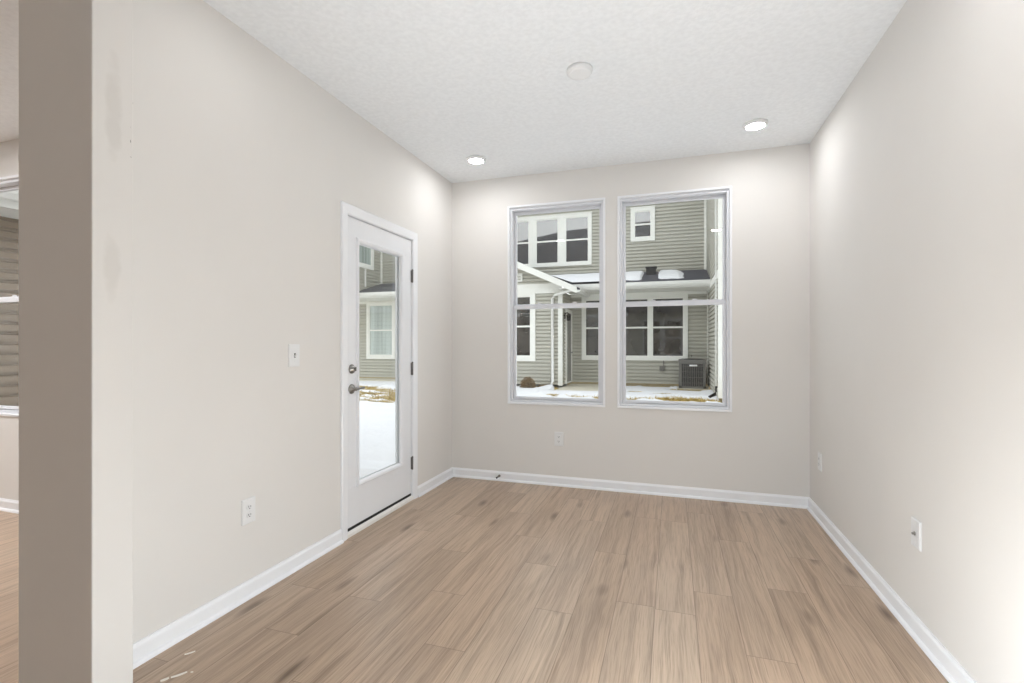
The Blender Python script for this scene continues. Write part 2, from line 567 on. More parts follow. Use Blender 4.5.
# windows ------------------------------------------------------------
def sash_window(name, x0, x1, yface, label):
    root = empty(name, ((x0 + x1) / 2, yface, WZ0))
    struct(root, label, 'window')
    P = lambda u, v, d: (u, yface + d, v)        # d grows outwards
    b = MB()
    b.frame(P, x0, x1, WZ0, WZ1, .017, .017, .017, .017, -.010, .05)          # thin lip on the wall
    b.build('lip', M['trim'], root, bevel=0.002)
    b = MB()
    a0, a1, z0, z1 = x0 + .017, x1 - .017, WZ0 + .017, WZ1 - .017
    b.frame(P, a0, a1, z0, z1, .020, .020, .020, .022, .012, .120)
    b.frame(P, a0 + .020, a1 - .020, z0 + .020, z1 - .022, .006, .006, .006, .006, .085, .118)   # parting stop
    b.build('frame', M['vinyl'], root, bevel=0.002)
    s0, s1, q0, q1 = a0 + .021, a1 - .021, z0 + .021, z1 - .023
    mid = (WZ0 + WZ1) / 2 - .020
    b = MB(); b.frame(P, s0, s1, mid - .004, q1, .022, .022, .032, .024, .072, .098)
    up = b.build('upper_sash', M['vinyl'], root, bevel=0.002)
    g = MB().box(s0 + .018, s1 - .018, yface + .083, yface + .087, mid + .024, q1 - .020).build('pane', M['glass'], up)
    b = MB(); b.frame(P, s0, s1, q0, mid + .016, .026, .026, .026, .034, .036, .066)
    b.box(s0 + .05, s1 - .05, yface + .028, yface + .037, q0 + .008, q0 + .016)                   # lift rail
    lo = b.build('lower_sash', M['vinyl'], root, bevel=0.002)
    MB().box(s0 + .022, s1 - .022, yface + .049, yface + .053, q0 + .022, mid - .014).build('pane', M['glass'], lo)
    for fx in (.3, .7):
        xx = s0 + (s1 - s0) * fx
        b = MB().box(xx - .028, xx + .028, yface + .038, yface + .062, mid + .0162, mid + .025)
        b.lathe([(.011, 0), (.011, .008), (.004, .011)], (xx, yface + .048, mid + .025), (0, 0, 1), 14)
        b.box(xx - .004, xx + .026, yface + .034, yface + .046, mid + .027, mid + .034)
        b.build('sash_lock', M['vinyl'], lo, bevel=0.001)
    keep_world(root)
    return root

sash_window('window_1', *WIN[0], YB, 'white double-hung window on the left of the back wall, triple window opposite')
sash_window('window_2', *WIN[1], YB, 'white double-hung window on the right of the back wall, air conditioner outside')
sash_window('window_3', *GWIN[0], GY, 'white double-hung window of the next room at the far left edge')
sash_window('window_4', *GWIN[1], GY, 'further window of the next room, hidden beyond the frame')

# door ---------------------------------------------------------------
root = empty('door_1', (XL, 3.06, 0)); struct(root, 'white full-glass patio door in the left wall', 'door')
CP = [(0, 0), (.064, 0), (.064, .010), (.058, .016), (.030, .014), (.012, .011), (.004, .009), (0, .006)]   # casing profile (from inner edge, proud)
ci0, ci1, cz = 2.648, 3.474, 2.060
b = MB()
b.prism(CP, lambda s: (XL + s[1], ci0 - s[0], 0), lambda s: (XL + s[1], ci0 - s[0], cz + s[0]))
b.prism(CP, lambda s: (XL + s[1], ci1 + s[0], 0), lambda s: (XL + s[1], ci1 + s[0], cz + s[0]))
b.prism(CP, lambda s: (XL + s[1], ci0 - s[0], cz + s[0]), lambda s: (XL + s[1], ci1 + s[0], cz + s[0]))
b.build('casing', M['trim'], root)
b = MB()
b.box(XLo, XL + .001, DY0, ci0 + .003, 0, DZ1); b.box(XLo, XL + .001, ci1 - .003, DY1, 0, DZ1); b.box(XLo, XL + .001, ci0, ci1, cz - .003, DZ1)
b.box(XLo, -2.032, ci0, ci0 + .022, 0, cz); b.box(XLo, -2.032, ci1 - .022, ci1, 0, cz); b.box(XLo, -2.032, ci0, ci1, cz - .022, cz)
b.build('jamb', M['trim'], root)
SX1, SX0 = -1.972, -2.016          # slab faces: room side, outside
sy0, sy1, sz0, sz1 = 2.656, 3.468, .052, 2.054
P = lambda u, v, d: (SX1 - d, u, v)
ly0, ly1, lz0, lz1 = 2.754, 3.345, .294, 1.934
b = MB(); b.frame(P, sy0, sy1, sz0, sz1, ly0 + .015 - sy0, sy1 - ly1 + .015, lz0 + .015 - sz0, sz1 - lz1 + .015, 0, .044)
slab = b.build('slab', M['door'], root, bevel=0.002)
b = MB()
LP = [(0, 0), (.004, .010), (.012, .013), (.024, .009), (.030, .002), (.034, -.014), (.020, -.014), (0, -.001)]     # moulded lite frame profile
def ring(b, poly, y0, y1, z0, z1, xs_, sgn):
    cs = [(y0, z0, 1, 1), (y1, z0, -1, 1), (y1, z1, -1, -1), (y0, z1, 1, -1)]
    for i in range(4):
        a, c = cs[i], cs[(i + 1) % 4]
        b.prism(poly, lambda s, a=a: (xs_ + sgn * s[1], a[0] + a[2] * s[0], a[1] + a[3] * s[0]), lambda s, c=c: (xs_ + sgn * s[1], c[0] + c[2] * s[0], c[1] + c[3] * s[0]))
ring(b, LP, ly0, ly1, lz0, lz1, SX1, 1)
ring(b, LP, ly0, ly1, lz0, lz1, SX0, -1)
b.build('lite_frame', M['door'], slab)
MB().box(-1.996, -1.992, ly0 + .030, ly1 - .030, lz0 + .030, lz1 - .030).build('pane', M['glass'], slab)
MB().box(SX1 - .043, SX1 + .001, sy0 + .002, sy1 - .002, .034, .0525).build('sweep', M['rubber'], slab)
for nm, z, prof in (('deadbolt', 1.072, [(.030, 0), (.030, .006), (.026, .012), (.016, .016), (.015, .024), (.006, .026)]),
                    ('door_lever', .943, [(.032, 0), (.031, .006), (.024, .011), (.011, .014), (.011, .040), (.008, .043)])):
    b = MB().lathe(prof, (SX1, 2.706, z), (1, 0, 0), 26)
    if nm == 'deadbolt':
        b.box(SX1 + .022, SX1 + .036, 2.703, 2.709, z - .013, z + .013)
    else:
        b.tube([(SX1 + .036, 2.700, z), (SX1 + .037, 2.730, z), (SX1 + .034, 2.770, z + .001), (SX1 + .030, 2.800, z + .003)], .0075, 10)
    tag(b.build(nm, M['nickel'], slab), 'satin nickel ' + nm.replace('_', ' '))
for z in (1.771, 1.038, .290):
    b = MB()
    b.lathe([(.0065, 0), (.0065, .098)], (XL + .004, 3.4705, z - .049), (0, 0, 1), 12)
    b.lathe([(.008, 0), (.006, .004), (.002, .008)], (XL + .004, 3.4705, z + .049), (0, 0, 1), 12)
    b.box(XL - .012, XL + .001, 3.464, 3.477, z - .047, z + .047)
    tag(b.build('hinge', M['hinge'], root), 'grey steel hinge')
b = MB().prism([(XLo - .03, 0), (XL + .008, 0), (XL + .010, .022), (XL - .004, .034), (XLo - .03, .026)], lambda s: (s[0], ci0 - .006, s[1]), lambda s: (s[0], ci1 + .006, s[1]))
tag(b.build('threshold', M['sill'], root), 'off-white threshold')
keep_world(root)

# ------------------------------------------------------------------ wall plates
def plate_frame(o, n):
    """(u, v, d) on a wall: u to the viewer's right, v up, d out of the wall"""
    n = Vector(n); u = Vector((0, 0, 1)).cross(n)
    return lambda a, v, d: (o[0] + u.x * a + n.x * d, o[1] + u.y * a + n.y * d, o[2] + v)
def pbox(b, P, u0, u1, v0, v1, d0, d1):
    p, q = P(u0, v0, d0), P(u1, v1, d1)
    return b.box(p[0], q[0], p[1], q[1], p[2], q[2])
def plate_mesh(P, n, w=.080, h=.122):
    b = MB()
    def lay(s, d): return [P(a * (w / 2 - s), v * (h / 2 - s), d) for a, v in ((-1, -1), (1, -1), (1, 1), (-1, 1))]
    A, B, Cc = lay(0, 0), lay(0, .004), lay(.004, .0075)
    b.add(A + B + Cc, [(0, 1, 5, 4), (1, 2, 6, 5), (2, 3, 7, 6), (3, 0, 4, 7), (4, 5, 9, 8), (5, 6, 10, 9), (6, 7, 11, 10), (7, 4, 8, 11), (8, 9, 10, 11), (3, 2, 1, 0)])
    return b
def outlet(pos, n, label):
    root = empty('wall_outlet', pos); tag(root, label, 'outlet', 'duplex wall outlets')
    P = plate_frame(pos, n)
    plate_mesh(P, n).build('plate', M['plate'], root)
    for s in (-1, 1):
        b = MB(); cz_ = s * .0195
        poly = [(.0165 * math.cos(a), max(-.0125, min(.0125, .0165 * math.sin(a)))) for a in [2 * math.pi * k / 24 for k in range(24)]]
        b.prism(poly, lambda q: P(q[0], cz_ + q[1], .0074), lambda q: P(q[0], cz_ + q[1], .0098))
        r = b.build('receptacle', M['plate'], root)
        sl = MB()
        pbox(sl, P, -.0075, -.0050, cz_ - .001, cz_ + .0075, .0097, .0102); pbox(sl, P, .0050, .0075, cz_ - .001, cz_ + .0065, .0097, .0102)
        sl.lathe([(.0028, 0), (.0028, .0005)], P(0, cz_ - .0065, .0097), n, 10)
        sl.build('slots', M['slot'], r)
    sc = MB().lathe([(.003, 0), (.003, .001), (.001, .0015)], P(0, 0, .0075), n, 10)
    sc.build('screw', M['plate'], root)
    keep_world(root)
outlet((XL, 1.883, .420), (1, 0, 0), 'white outlet low on the left wall, nearest the wall end')
outlet((-.942, YB, .407), (0, -1, 0), 'white outlet on the back wall below the left window')
outlet((XR, 3.934, .413), (-1, 0, 0), 'white outlet on the right wall close to the back corner')
pos = (XL, 2.187, 1.170)
root = empty('light_switch', pos); tag(root, 'white toggle switch on the left wall beside the door', 'light switch')
P = plate_frame(pos, (1, 0, 0))
plate_mesh(P, (1, 0, 0)).build('plate', M['plate'], root)
b = MB(); pbox(b, P, -.0055, .0055, -.0125, .0125, .0070, .0080); b.build('slot', M['slot'], root)
b = MB(); b.prism([(-.010, .0075), (.002, .0075), (.010, .020), (.003, .022)], lambda s: P(-.004, s[0], s[1]), lambda s: P(.004, s[0], s[1]))
b.build('toggle', M['plate'], root)
for v in (-.030, .030):
    MB().lathe([(.003, 0), (.003, .001), (.001, .0015)], P(0, v, .0075), (1, 0, 0), 10).build('screw', M['plate'], root)
keep_world(root)
pos = (XR, 2.506, .431)
root = empty('cable_plate', pos); tag(root, 'white cable jack plate on the right wall, nearest the viewer', 'cable plate')
P = plate_frame(pos, (-1, 0, 0))
plate_mesh(P, (-1, 0, 0), .080, .120).build('plate', M['plate'], root)
b = MB().lathe([(.0085, 0), (.0085, .003), (.0048, .0035), (.0048, .011), (.0015, .0112), (.0015, .010)], P(0, 0, .0075), (-1, 0, 0), 18)
tag(b.build('connector', M['nickel'], root), 'grey screw connector')
for v in (-.042, .042):
    MB().lathe([(.003, 0), (.003, .001), (.001, .0015)], P(0, v, .0075), (-1, 0, 0), 10).build('screw', M['plate'], root)
keep_world(root)

# door stop on the back baseboard
ds = (-1.488, YB - .0135, .045)
root = empty('door_stop', ds); tag(root, 'small spring door stop on the back baseboard left of the window', 'door stop')
MB().lathe([(.011, 0), (.011, .003), (.006, .006)], ds, (0, -1, 0), 16).build('base', M['nickel'], root)
sp = [(ds[0] + .0055 * math.cos(a * .7), ds[1] - .005 - .0009 * a, ds[2] + .0055 * math.sin(a * .7)) for a in range(0, 66)]
MB().tube(sp, .0011, 6).build('spring', M['hinge'], root)
MB().lathe([(.0065, 0), (.0075, .004), (.0075, .012), (.005, .015)], (ds[0], ds[1] - .064, ds[2]), (0, -1, 0), 16).build('tip', M['rubber'], root)
keep_world(root)

# paper scraps on the floor
for i, (x, y, L, w, a, lab) in enumerate((
        (-1.742, 1.357, .050, .010, .95, 'longest thin white paper scrap on the floor by the left baseboard'),
        (-1.768, 1.322, .026, .013, 1.0, 'small crumpled white paper scrap nearest the wall end'),
        (-1.825, 1.467, .036, .007, .9, 'thin white paper scrap on the floor, farthest from the viewer'),
        (-1.712, 1.384, .010, .006, .3, 'tiny white paper speck beside the longest scrap'))):
    b = MB(); vv, ff = [], []
    for j in range(6):
        s = (j / 5 - .5) * L
        for side in (-1, 1):
            px_, py_ = s, side * w / 2 * (1 - .4 * abs(2 * j / 5 - 1))
            zz = .0012 + .006 * (j / 5 - .4) ** 2 * (L / .05) + (.002 if side > 0 else 0)
            vv.append((x + px_ * math.cos(a) - py_ * math.sin(a), y + px_ * math.sin(a) + py_ * math.cos(a), zz))
    n = len(vv); vv += [(p[0], p[1], p[2] - .0008) for p in vv]
    for j in range(5):
        k = 2 * j
        ff += [(k, k + 2, k + 3, k + 1), (n + k, n + k + 1, n + k + 3, n + k + 2), (k, k + n, k + n + 2, k + 2), (k + 1, k + 3, k + 3 + n, k + 1 + n)]
    ff += [(0, 1, n + 1, n), (10, 10 + n, 11 + n, 11)]
    b.add(vv, ff)
    tag(b.build('paper_scrap', M['paper']), lab, 'paper scrap', 'paper scraps on the floor')

# ------------------------------------------------------------------ ceiling lights
def ceiling_light(x, y, label, mat, group):
    root = empty('ceiling_light', (x, y, H)); tag(root, label, 'ceiling light', group)
    b = MB()
    prof = [(.079, 0), (.079, .010), (.074, .018), (.060, .021), (.058, .0195), (.058, .012)]
    b.lathe(prof, (0, 0, 0), (0, 0, -1), 40)
    b.build('trim_ring', M['cover'], root)
    b = MB().lathe([(.0578, .0185), (.0578, .0192), (.050, .0205), (.030, .0215), (.001, .0218)], (0, 0, 0), (0, 0, -1), 40)
    b.build('diffuser', mat, root)
    return root
for x, y, lab, g in ((-1.52, 3.725, 'lit round ceiling light near the back left corner', 'lit ceiling lights'),
                     (.54, 3.725, 'lit round ceiling light near the back right corner', 'lit ceiling lights'),
                     (-1.52, 1.66, 'round ceiling light over the near left, above the frame', 'lit ceiling lights'),
                     (.54, 1.66, 'round ceiling light over the near right, above the frame', 'lit ceiling lights')):
    ceiling_light(x, y, lab, M['lit' if y > 3 or x > 0 else 'lit_near'], g)
proto = None
for x, y in ((-5.9, 1.25), (-3.9, 1.25), (-6.4, -1.6)):  # unseen fixtures added and placed to light the open room
    if proto is None:
        proto = ceiling_light(x, y, 'unseen round ceiling light added to brighten the open room', M['lit_fill'], 'added ceiling lights out of view')
    else:
        c = copy_tree(proto); c.location = (x, y, H)
root = empty('cover_plate', (-.485, 2.69, H)); tag(root, 'unlit round white cover plate in the middle of the ceiling', 'cover plate')
MB().lathe([(.070, 0), (.070, .018), (.066, .024)], (0, 0, 0), (0, 0, -1), 40).build('ring', M['cover'], root)
MB().lathe([(.0655, .022), (.063, .028), (.050, .031), (.001, .032)], (0, 0, 0), (0, 0, -1), 40).build('lid', M['cover'], root)

# ------------------------------------------------------------------ outdoors: siding maker
EXPO = .105
def siding(b, p, q, n, z0, z1, clip=None, core=.10):
    """lap siding from p to q (xy, at the wall plane), outward normal n; clip(z)->(t0,t1) trims a gable"""
    p, q, n = Vector((p[0], p[1], 0)), Vector((q[0], q[1], 0)), Vector(n)
    d = q - p
    z = z0
    while z < z1 - .005:
        ze = min(z + EXPO, z1)
        A, B = (0, 1), (0, 1)
        if clip:
            A, B = clip(z), clip(ze)
            if A[1] - A[0] < .01: break
        def pt(t_, dep, zz):
            w = p + d * t_ + n * dep
            return (w.x, w.y, zz)
        prof = ((0, -.002), (0, .042), (.58, .042), (.74, .006), (1, .004))
        vv = []
        for k, dep in prof:
            zz = z + (ze - z) * k
            vv += [pt(A[0] + (B[0] - A[0]) * k, dep, zz), pt(A[1] + (B[1] - A[1]) * k, dep, zz)]
        b.add(vv, [(2 * i, 2 * i + 1, 2 * i + 3, 2 * i + 2) for i in range(4)])
        z = ze
    if core:
        r = p - n * core
        if clip:
            a, c = clip(z0), clip(z1)
            pts = [(a[0], z0), (a[1], z0), (c[1], z1), (c[0], z1)]
        else:
            pts = [(0, z0), (1, z0), (1, z1), (0, z1)]
        b.prism(pts, lambda s: tuple((p + d * s[0] - n * .003).xy) + (s[1],), lambda s: tuple((r + d * s[0]).xy) + (s[1],))

def house_window(parent, p, n, units, pitch, w, z0, z1, cas=.10, top=.10, mat='pane'):
    """a row of double-hung units; p = left edge (seen from outside-front along u) of the casing at the wall plane"""
    n = Vector(n); u = Vector((0, 0, 1)).cross(n)
    p = Vector((p[0], p[1], 0))
    P = lambda a, v, d: ((p + u * a + n * d).x, (p + u * a + n * d).y, v)
    W = cas * 2 + pitch * (units - 1) + w
    b = MB()
    b.frame(P, 0, W, z0, z1, cas, cas, cas, top, .0, .080)
    pbox(b, P, -.015, W + .015, z1 - .001, z1 + .025, 0, .095)
    gz0, gz1 = z0 + cas, z1 - top
    panes = []
    for k in range(units):
        a0 = cas + pitch * k; a1 = a0 + w
        if k: pbox(b, P, a0 - (pitch - w), a0, gz0, gz1, 0, .078)
        b.frame(P, a0, a1, gz0, gz1, .035, .035, .04, .035, .005, .066)
        gm = (gz0 + gz1) / 2
        pbox(b, P, a0 + .035, a1 - .035, gm - .025, gm + .025, .005, .064)
        panes.append((a0 + .03, a1 - .03, gz0 + .035, gm - .02)); panes.append((a0 + .03, a1 - .03, gm + .02, gz1 - .03))
    f = b.build('window_frame', M['house_trim'], parent)
    for q in panes:
        b = MB(); pbox(b, P, q[0], q[1], q[2], q[3], -.002, .050); b.build('pane', M[mat], f)
    return f

# ------------------------------------------------------------------ the townhouse opposite
th = empty('townhouse', (-4.5, 15.0, 0))
tag(th, 'pale sage townhouse with white trim across the snowy court', 'building')
Wy, Uy, Gy = 15.0, 15.6, 13.7
XW = .985
b = MB(); siding(b, (-14, Wy), (XW, Wy), (0, -1, 0), .10, 2.78); b.build('ground_floor_wall', M['siding'], th)
b = MB(); siding(b, (-10.1, Uy), (XW, Uy), (0, -1, 0), 3.30, 6.3); b.build('upper_wall', M['siding'], th)
b = MB(); siding(b, (XW, 19.0), (XW, 11.5), (-1, 0, 0), .10, 6.3); siding(b, (XW, 11.5), (5.0, 11.5), (0, -1, 0), .10, 6.3); b.build('right_wing_wall', M['siding'], th)
b = MB(); siding(b, (-10.1, 12.3), (-10.1, Uy), (1, 0, 0), 2.95, 6.3); siding(b, (-14, 12.3), (-10.1, 12.3), (0, -1, 0), 2.95, 6.3); b.build('left_wing_wall', M['siding'], th)
# gabled projection
GX1, GXc, GSl = -3.0, -4.9, .459
GXa = 2 * GXc - GX1
b = MB(); siding(b, (GXa, Gy), (GX1, Gy), (0, -1, 0), .10, 2.76)
siding(b, (GX1, Gy), (GX1, Wy), (1, 0, 0), .10, 2.76); siding(b, (GXa, Wy), (GXa, Gy), (-1, 0, 0), .10, 2.76)
GW = GX1 - GXa
def gclip(z):
    k = max(0, min(.5, (z - 2.92) / GSl / GW))
    return (k, 1 - k)
siding(b, (GXa, Gy), (GX1, Gy), (0, -1, 0), 2.96, 3.70, gclip)
b.build('gable_wall', M['siding'], th)
# roofs
def roof_slab(b, a, c, th_=.10):
    """a, c: eave edge (2 pts) and top edge (2 pts)"""
    vv = [a[0], a[1], c[1], c[0]]
    b.add(vv + [(p[0], p[1], p[2] - th_) for p in vv], [(0, 1, 2, 3), (7, 6, 5, 4), (0, 4, 5, 1), (1, 5, 6, 2), (2, 6, 7, 3), (3, 7, 4, 0)])
EY, EZ, TZ = 13.92, 2.955, 3.47
b = MB(); roof_slab(b, [(-2.74, EY, EZ), (XW, EY, EZ)], [(-3.88, Uy, TZ), (XW, Uy, TZ)])
b.build('porch_roof', M['shingle'], th)
b = MB(); roof_slab(b, [(-14, EY, EZ), (-7.06, EY, EZ)], [(-14, Uy, TZ), (-5.92, Uy, TZ)])
b.build('porch_roof', M['shingle'], th)
eo = .52; az = 3.93
def gz(x): return az - abs(x - GXc) * GSl
b = MB()
for s in (-1, 1):
    xe = GXc + s * (GX1 - GXc + eo)
    roof_slab(b, [(xe, 13.32, gz(xe)), (xe, Uy, gz(xe))], [(GXc, 13.32, az), (GXc, Uy, az)], .06)
b.build('gable_roof', M['shingle'], th)
b = MB()
for s in (-1, 1):
    xe = GXc + s * (GX1 - GXc + eo)
    b.prism([(xe, gz(xe) - .005), (GXc, az - .005), (GXc, az - .20), (xe, gz(xe) - .18)], lambda q: (q[0], 13.29, q[1]), lambda q: (q[0], 13.33, q[1]))
b.build('rake_board', M['house_trim'], th)
# soffits, friezes, fascia, gutters
b = MB()
b.box(-2.75, XW - .02, EY + .01, Wy, 2.765, 2.785); b.box(-14, -7.05, EY + .01, Wy, 2.765, 2.785)
b.box(GX1, GX1 + eo - .02, 13.34, Wy, 2.785, 2.80); b.box(GXa - eo + .02, GXa, 13.34, Wy, 2.785, 2.80)
b.prism([(GXc, az - .09), (GX1 + eo - .02, gz(GX1 + eo) - .09), (GX1 + eo - .02, gz(GX1 + eo) - .075), (GXc, az - .075), (GXa - eo + .02, gz(GXa - eo) - .075), (GXa - eo + .02, gz(GXa - eo) - .09)], lambda q: (q[0], 13.33, q[1]), lambda q: (q[0], Gy, q[1]))
b.build('soffit', M['house_trim'], th)
b = MB()
b.box(-14, GXa, Wy - .055, Wy, 2.68, 2.764); b.box(GX1, XW - .01, Wy - .055, Wy, 2.68, 2.764)
b.box(GXa - .02, GX1 + .02, Gy - .055, Gy + .02, 2.70, 2.98)
b.box(XW - .055, XW + .01, 11.5, Wy, 2.70, 2.86)
b.build('frieze', M['house_trim'], th)
GP = [(0, 0), (-.085, .0), (-.12, .05), (-.125, .125), (-.115, .13), (-.11, .06), (0, .06)]
for xa, xb in ((-2.76, XW - .02), (-14, -7.06)):
    b = MB()
    b.box(xa, xb, EY - .025, EY + .012, 2.765, 2.95)
    b.prism(GP, lambda s: (xa, EY - .025 + s[0], 2.80 + s[1]), lambda s: (xb, EY - .025 + s[0], 2.80 + s[1]))
    b.build('gutter', M['gutter'], th)
for s_ in (-1, 1):
    xe = GXc + s_ * (GX1 - GXc + eo)
    b = MB().prism(GP, lambda s: (xe - s_ * s[0] - s_ * .01, 13.30, gz(xe) - .15 + s[1]), lambda s: (xe - s_ * s[0] - s_ * .01, 15.0, gz(xe) - .15 + s[1]))
    b.build('gutter', M['gutter'], th)
# corner posts
def post(xa, xb, ya, yb, z0, z1):
    return MB().box(xa, xb, ya, yb, z0, z1).build('corner_trim', M['house_trim'], th)
post(GX1 - .08, GX1 + .046, Gy - .048, Gy + .03, .08, 2.72)
post(GXa - .046, GXa + .09, Gy - .048, Gy + .09, .08, 2.72)
post(XW - .055, XW + .01, Wy - .055, Wy + .01, .08, 2.70)
post(XW - .10, XW + .01, Uy - .10, Uy + .01, 3.42, 6.3)
post(XW - .048, XW + .10, 11.45, 11.60, .08, 6.3)
post(-10.11, -10.02, Uy - .09, Uy + .01, 3.42, 6.3)
post(-10.19, -10.07, 12.27, 12.40, 2.9, 6.3)
# downspouts
b = MB()
xo, yo = GX1 + eo + .02, 13.42
b.tube([(-2.54, 13.40, 2.80), (-2.60, 13.40, 2.75), (-3.15, Gy - .12, 2.64), (-3.225, Gy - .10, 2.55), (-3.225, Gy - .10, .20), (-3.225, Gy - .22, .10)], .042, 10)
b.build('downspout', M['gutter'], th)
b = MB(); b.box(XW - .075, XW - .038, 11.94, 12.02, .30, 6.2)
dn = b.build('downspout', M['gutter'], th)
b = MB().tube([(XW - .04, 11.98, .34), (XW - .04, 11.98, .20), (XW - .08, 11.96, .12), (XW - .20, 11.90, .05)], .035, 10)
tag(b.build('elbow', M['black'], dn), 'black downspout elbow')
MB().box(-10.06, -10.02, 14.53, 14.58, 3.22, 3.85).build('downspout', M['gutter'], th)
# windows
house_window(th, (-2.633, Wy), (0, -1, 0), 3, .98, .89, .775, 2.764, .10, .164, 'low_pane')
house_window(th, (-10.26, Wy), (0, -1, 0), 1, .98, .94, .74, 2.68, .11, .05, 'curtain_pane')
house_window(th, (-5.31, Uy), (0, -1, 0), 3, .975, .76, 3.76, 5.40, .09, .09)
house_window(th, (-1.224, Uy), (0, -1, 0), 1, .7, .518, 4.40, 5.42, .10, .10)
house_window(th, (-6.08, Gy), (0, -1, 0), 2, 1.10, .99, .76, 2.70, .125, .06, 'low_pane')
house_window(th, (-10.1, 13.85), (1, 0, 0), 1, .9, .94, 3.86, 5.42, .12, .10, 'curtain_pane')
# gable vent
b = MB(); b.frame(lambda u, v, d: (u, Gy - .03 - d, v), -5.35, -4.13, 3.06, 3.30, .05, .05, .04, .04, 0, .04)
for k in range(4):
    z = 3.10 + k * .04
    b.prism([(0, z), (.03, z), (0, z + .05)], lambda s: (-5.3, Gy - .02 - s[0], s[1]), lambda s: (-4.18, Gy - .02 - s[0], s[1]))
b.build('gable_vent', M['house_trim'], th)
# entry door on the return wall of the projection
b = MB(); P = lambda u, v, d: (GX1 + d, u, v)
b.frame(P, 14.10, 14.98, .10, 2.28, .10, .10, .04, .10, .0, .075)
hd = b.build('entry_door_frame', M['house_trim'], th)
b = MB(); p_ = P(14.2, .14, .0); q_ = P(14.88, 2.18, .055); b.box(p_[0], q_[0], p_[1], q_[1], p_[2], q_[2])
for (v0, v1) in ((.25, .95), (1.1, 2.05)):
    b.frame(P, 14.28, 14.80, v0, v1, .03, .03, .03, .03, .05, .064)
b.lathe([(.025, 0), (.012, .02), (.028, .05), (.01, .065)], P(14.83, 1.0, .055), (1, 0, 0), 12)
tag(b.build('entry_door', M['grey_door'], hd), 'grey panelled entry door')
# wall lantern by the entry door
b = MB()
b.box(GX1 + .02, GX1 + .06, 13.95, 14.03, 1.98, 2.16)
b.tube([(GX1 + .05, 13.99, 2.12), (GX1 + .12, 13.99, 2.16), (GX1 + .16, 13.99, 2.12)], .012, 8)
b.lathe([(.02, 0), (.070, .05), (.075, .06), (.06, .065), (.05, .18), (.055, .19), (.02, .21)], (GX1 + .16, 13.99, 2.13), (0, 0, -1), 12)
tag(b.build('wall_lantern', M['black'], th), 'black wall lantern')
# meter box and vent hood on the walls
MB().box(-.36, -.22, Wy - .10, Wy, .48, .62).box(-.26, -.235, Wy - .05, Wy - .02, .62, .78).build('disconnect_box', M['ac'], th)
b = MB().box(-.735, -.47, 15.02, 15.28, 3.30, 3.50)
b.box(-.76, -.445, 15.0, 15.30, 3.50, 3.53)
tag(b.build('roof_vent', M['ac_dark'], th), 'dark box vent on the porch roof')
b = MB().tube([(.52, Wy - .03, .40), (.52, Wy - .03, .98), (.52, Wy + .01, 1.0)], .012, 8)
b.build('line_set', M['ac_dark'], th)
# main roof above
b = MB()
b.prism([(15.1, 6.25), (15.1, 6.45), (19.5, 8.3), (24, 6.45), (24, 6.25)], lambda s: (-14.4, s[0], s[1]), lambda s: (5.4, s[0], s[1]))
b.build('main_roof', M['shingle'], th)
b = MB().box(-14.3, 5.3, 15.1, 15.6, 6.22, 6.25).box(-14.3, 5.3, 15.06, 15.1, 6.2, 6.42); b.box(-14.2, -10.0, 12.0, 15.2, 6.25, 6.5); b.box(.7, 5.3, 11.2, 15.2, 6.25, 6.5)
b.build('main_eave', M['house_trim'], th)
keep_world(th)

# ------------------------------------------------------------------ neighbouring wing seen through the far-left window
nw = empty('neighbouring_wing', (-6.45, 3.8, 0)); tag(nw, 'taupe-sided low wing outside the far-left window', 'building')
b = MB(); siding(b, (-6.45, 2.50), (-6.45, 5.6), (1, 0, 0), -.1, 2.53); siding(b, (-6.45, 5.6), (-8.5, 5.6), (0, 1, 0), -.1, 2.53); b.build('wall', M['taupe'], nw)
MB().box(-6.45, -6.02, 2.50, 5.7, 2.53, 2.55).build('soffit', M['house_trim'], nw)
b = MB().box(-6.03, -6.0, 2.50, 5.7, 2.53, 2.74); b.prism(GP, lambda s: (-6.0 - s[0], 2.50, 2.60 + s[1]), lambda s: (-6.0 - s[0], 5.7, 2.60 + s[1]))
b.build('gutter', M['gutter'], nw)
b = MB(); roof_slab(b, [(-6.0, 2.50, 2.76), (-6.0, 5.7, 2.76)], [(-8.6, 2.50, 3.5), (-8.6, 5.7, 3.5)], .1); b.build('roof', M['shingle'], nw)
keep_world(nw)

# our own building from outside (seen only in reflections)
b = MB()
b.box(-14, XLo - .6, GY + TH, GY + TH + .02, 2.9, 5.7); b.box(XLo - .6, 9, GY + TH, GY + TH + .02, 2.95, 5.7)
b.box(XLo - .02, XLo, GY + TH, DY0 - .05, -.1, 2.9); b.box(XLo - .02, XLo, DY1 + .05, YBo, -.1, 2.9); b.box(XLo - .02, XLo, DY0 - .05, DY1 + .05, DZ1 + .05, 2.9)
for xa, xb in ((XLo, WIN[0][0] - .03), (WIN[0][1] + .03, WIN[1][0] - .03), (WIN[1][1] + .03, XR + TH)):
    b.box(xa, xb, YBo, YBo + .02, -.1, 2.9)
for w in WIN:
    b.box(w[0] - .03, w[1] + .03, YBo, YBo + .02, -.1, WZ0 - .03); b.box(w[0] - .03, w[1] + .03, YBo, YBo + .02, WZ1 + .03, 2.9)
struct(b.build('wall_cladding', M['siding']), 'outside cladding of this house, out of view', 'wall')
b = MB()
ys, ye, zr = 3.0, -9.0, 5.65
ridge = [(-15, -2.8, 8.0), (-7.2, -2.8, 9.2), (9.5, -2.8, 9.9)]
vv = [(-15, ys, zr), (-7.2, ys, zr), (9.5, ys, zr)] + ridge + [(-15, ye, zr), (-7.2, ye, zr), (9.5, ye, zr)]
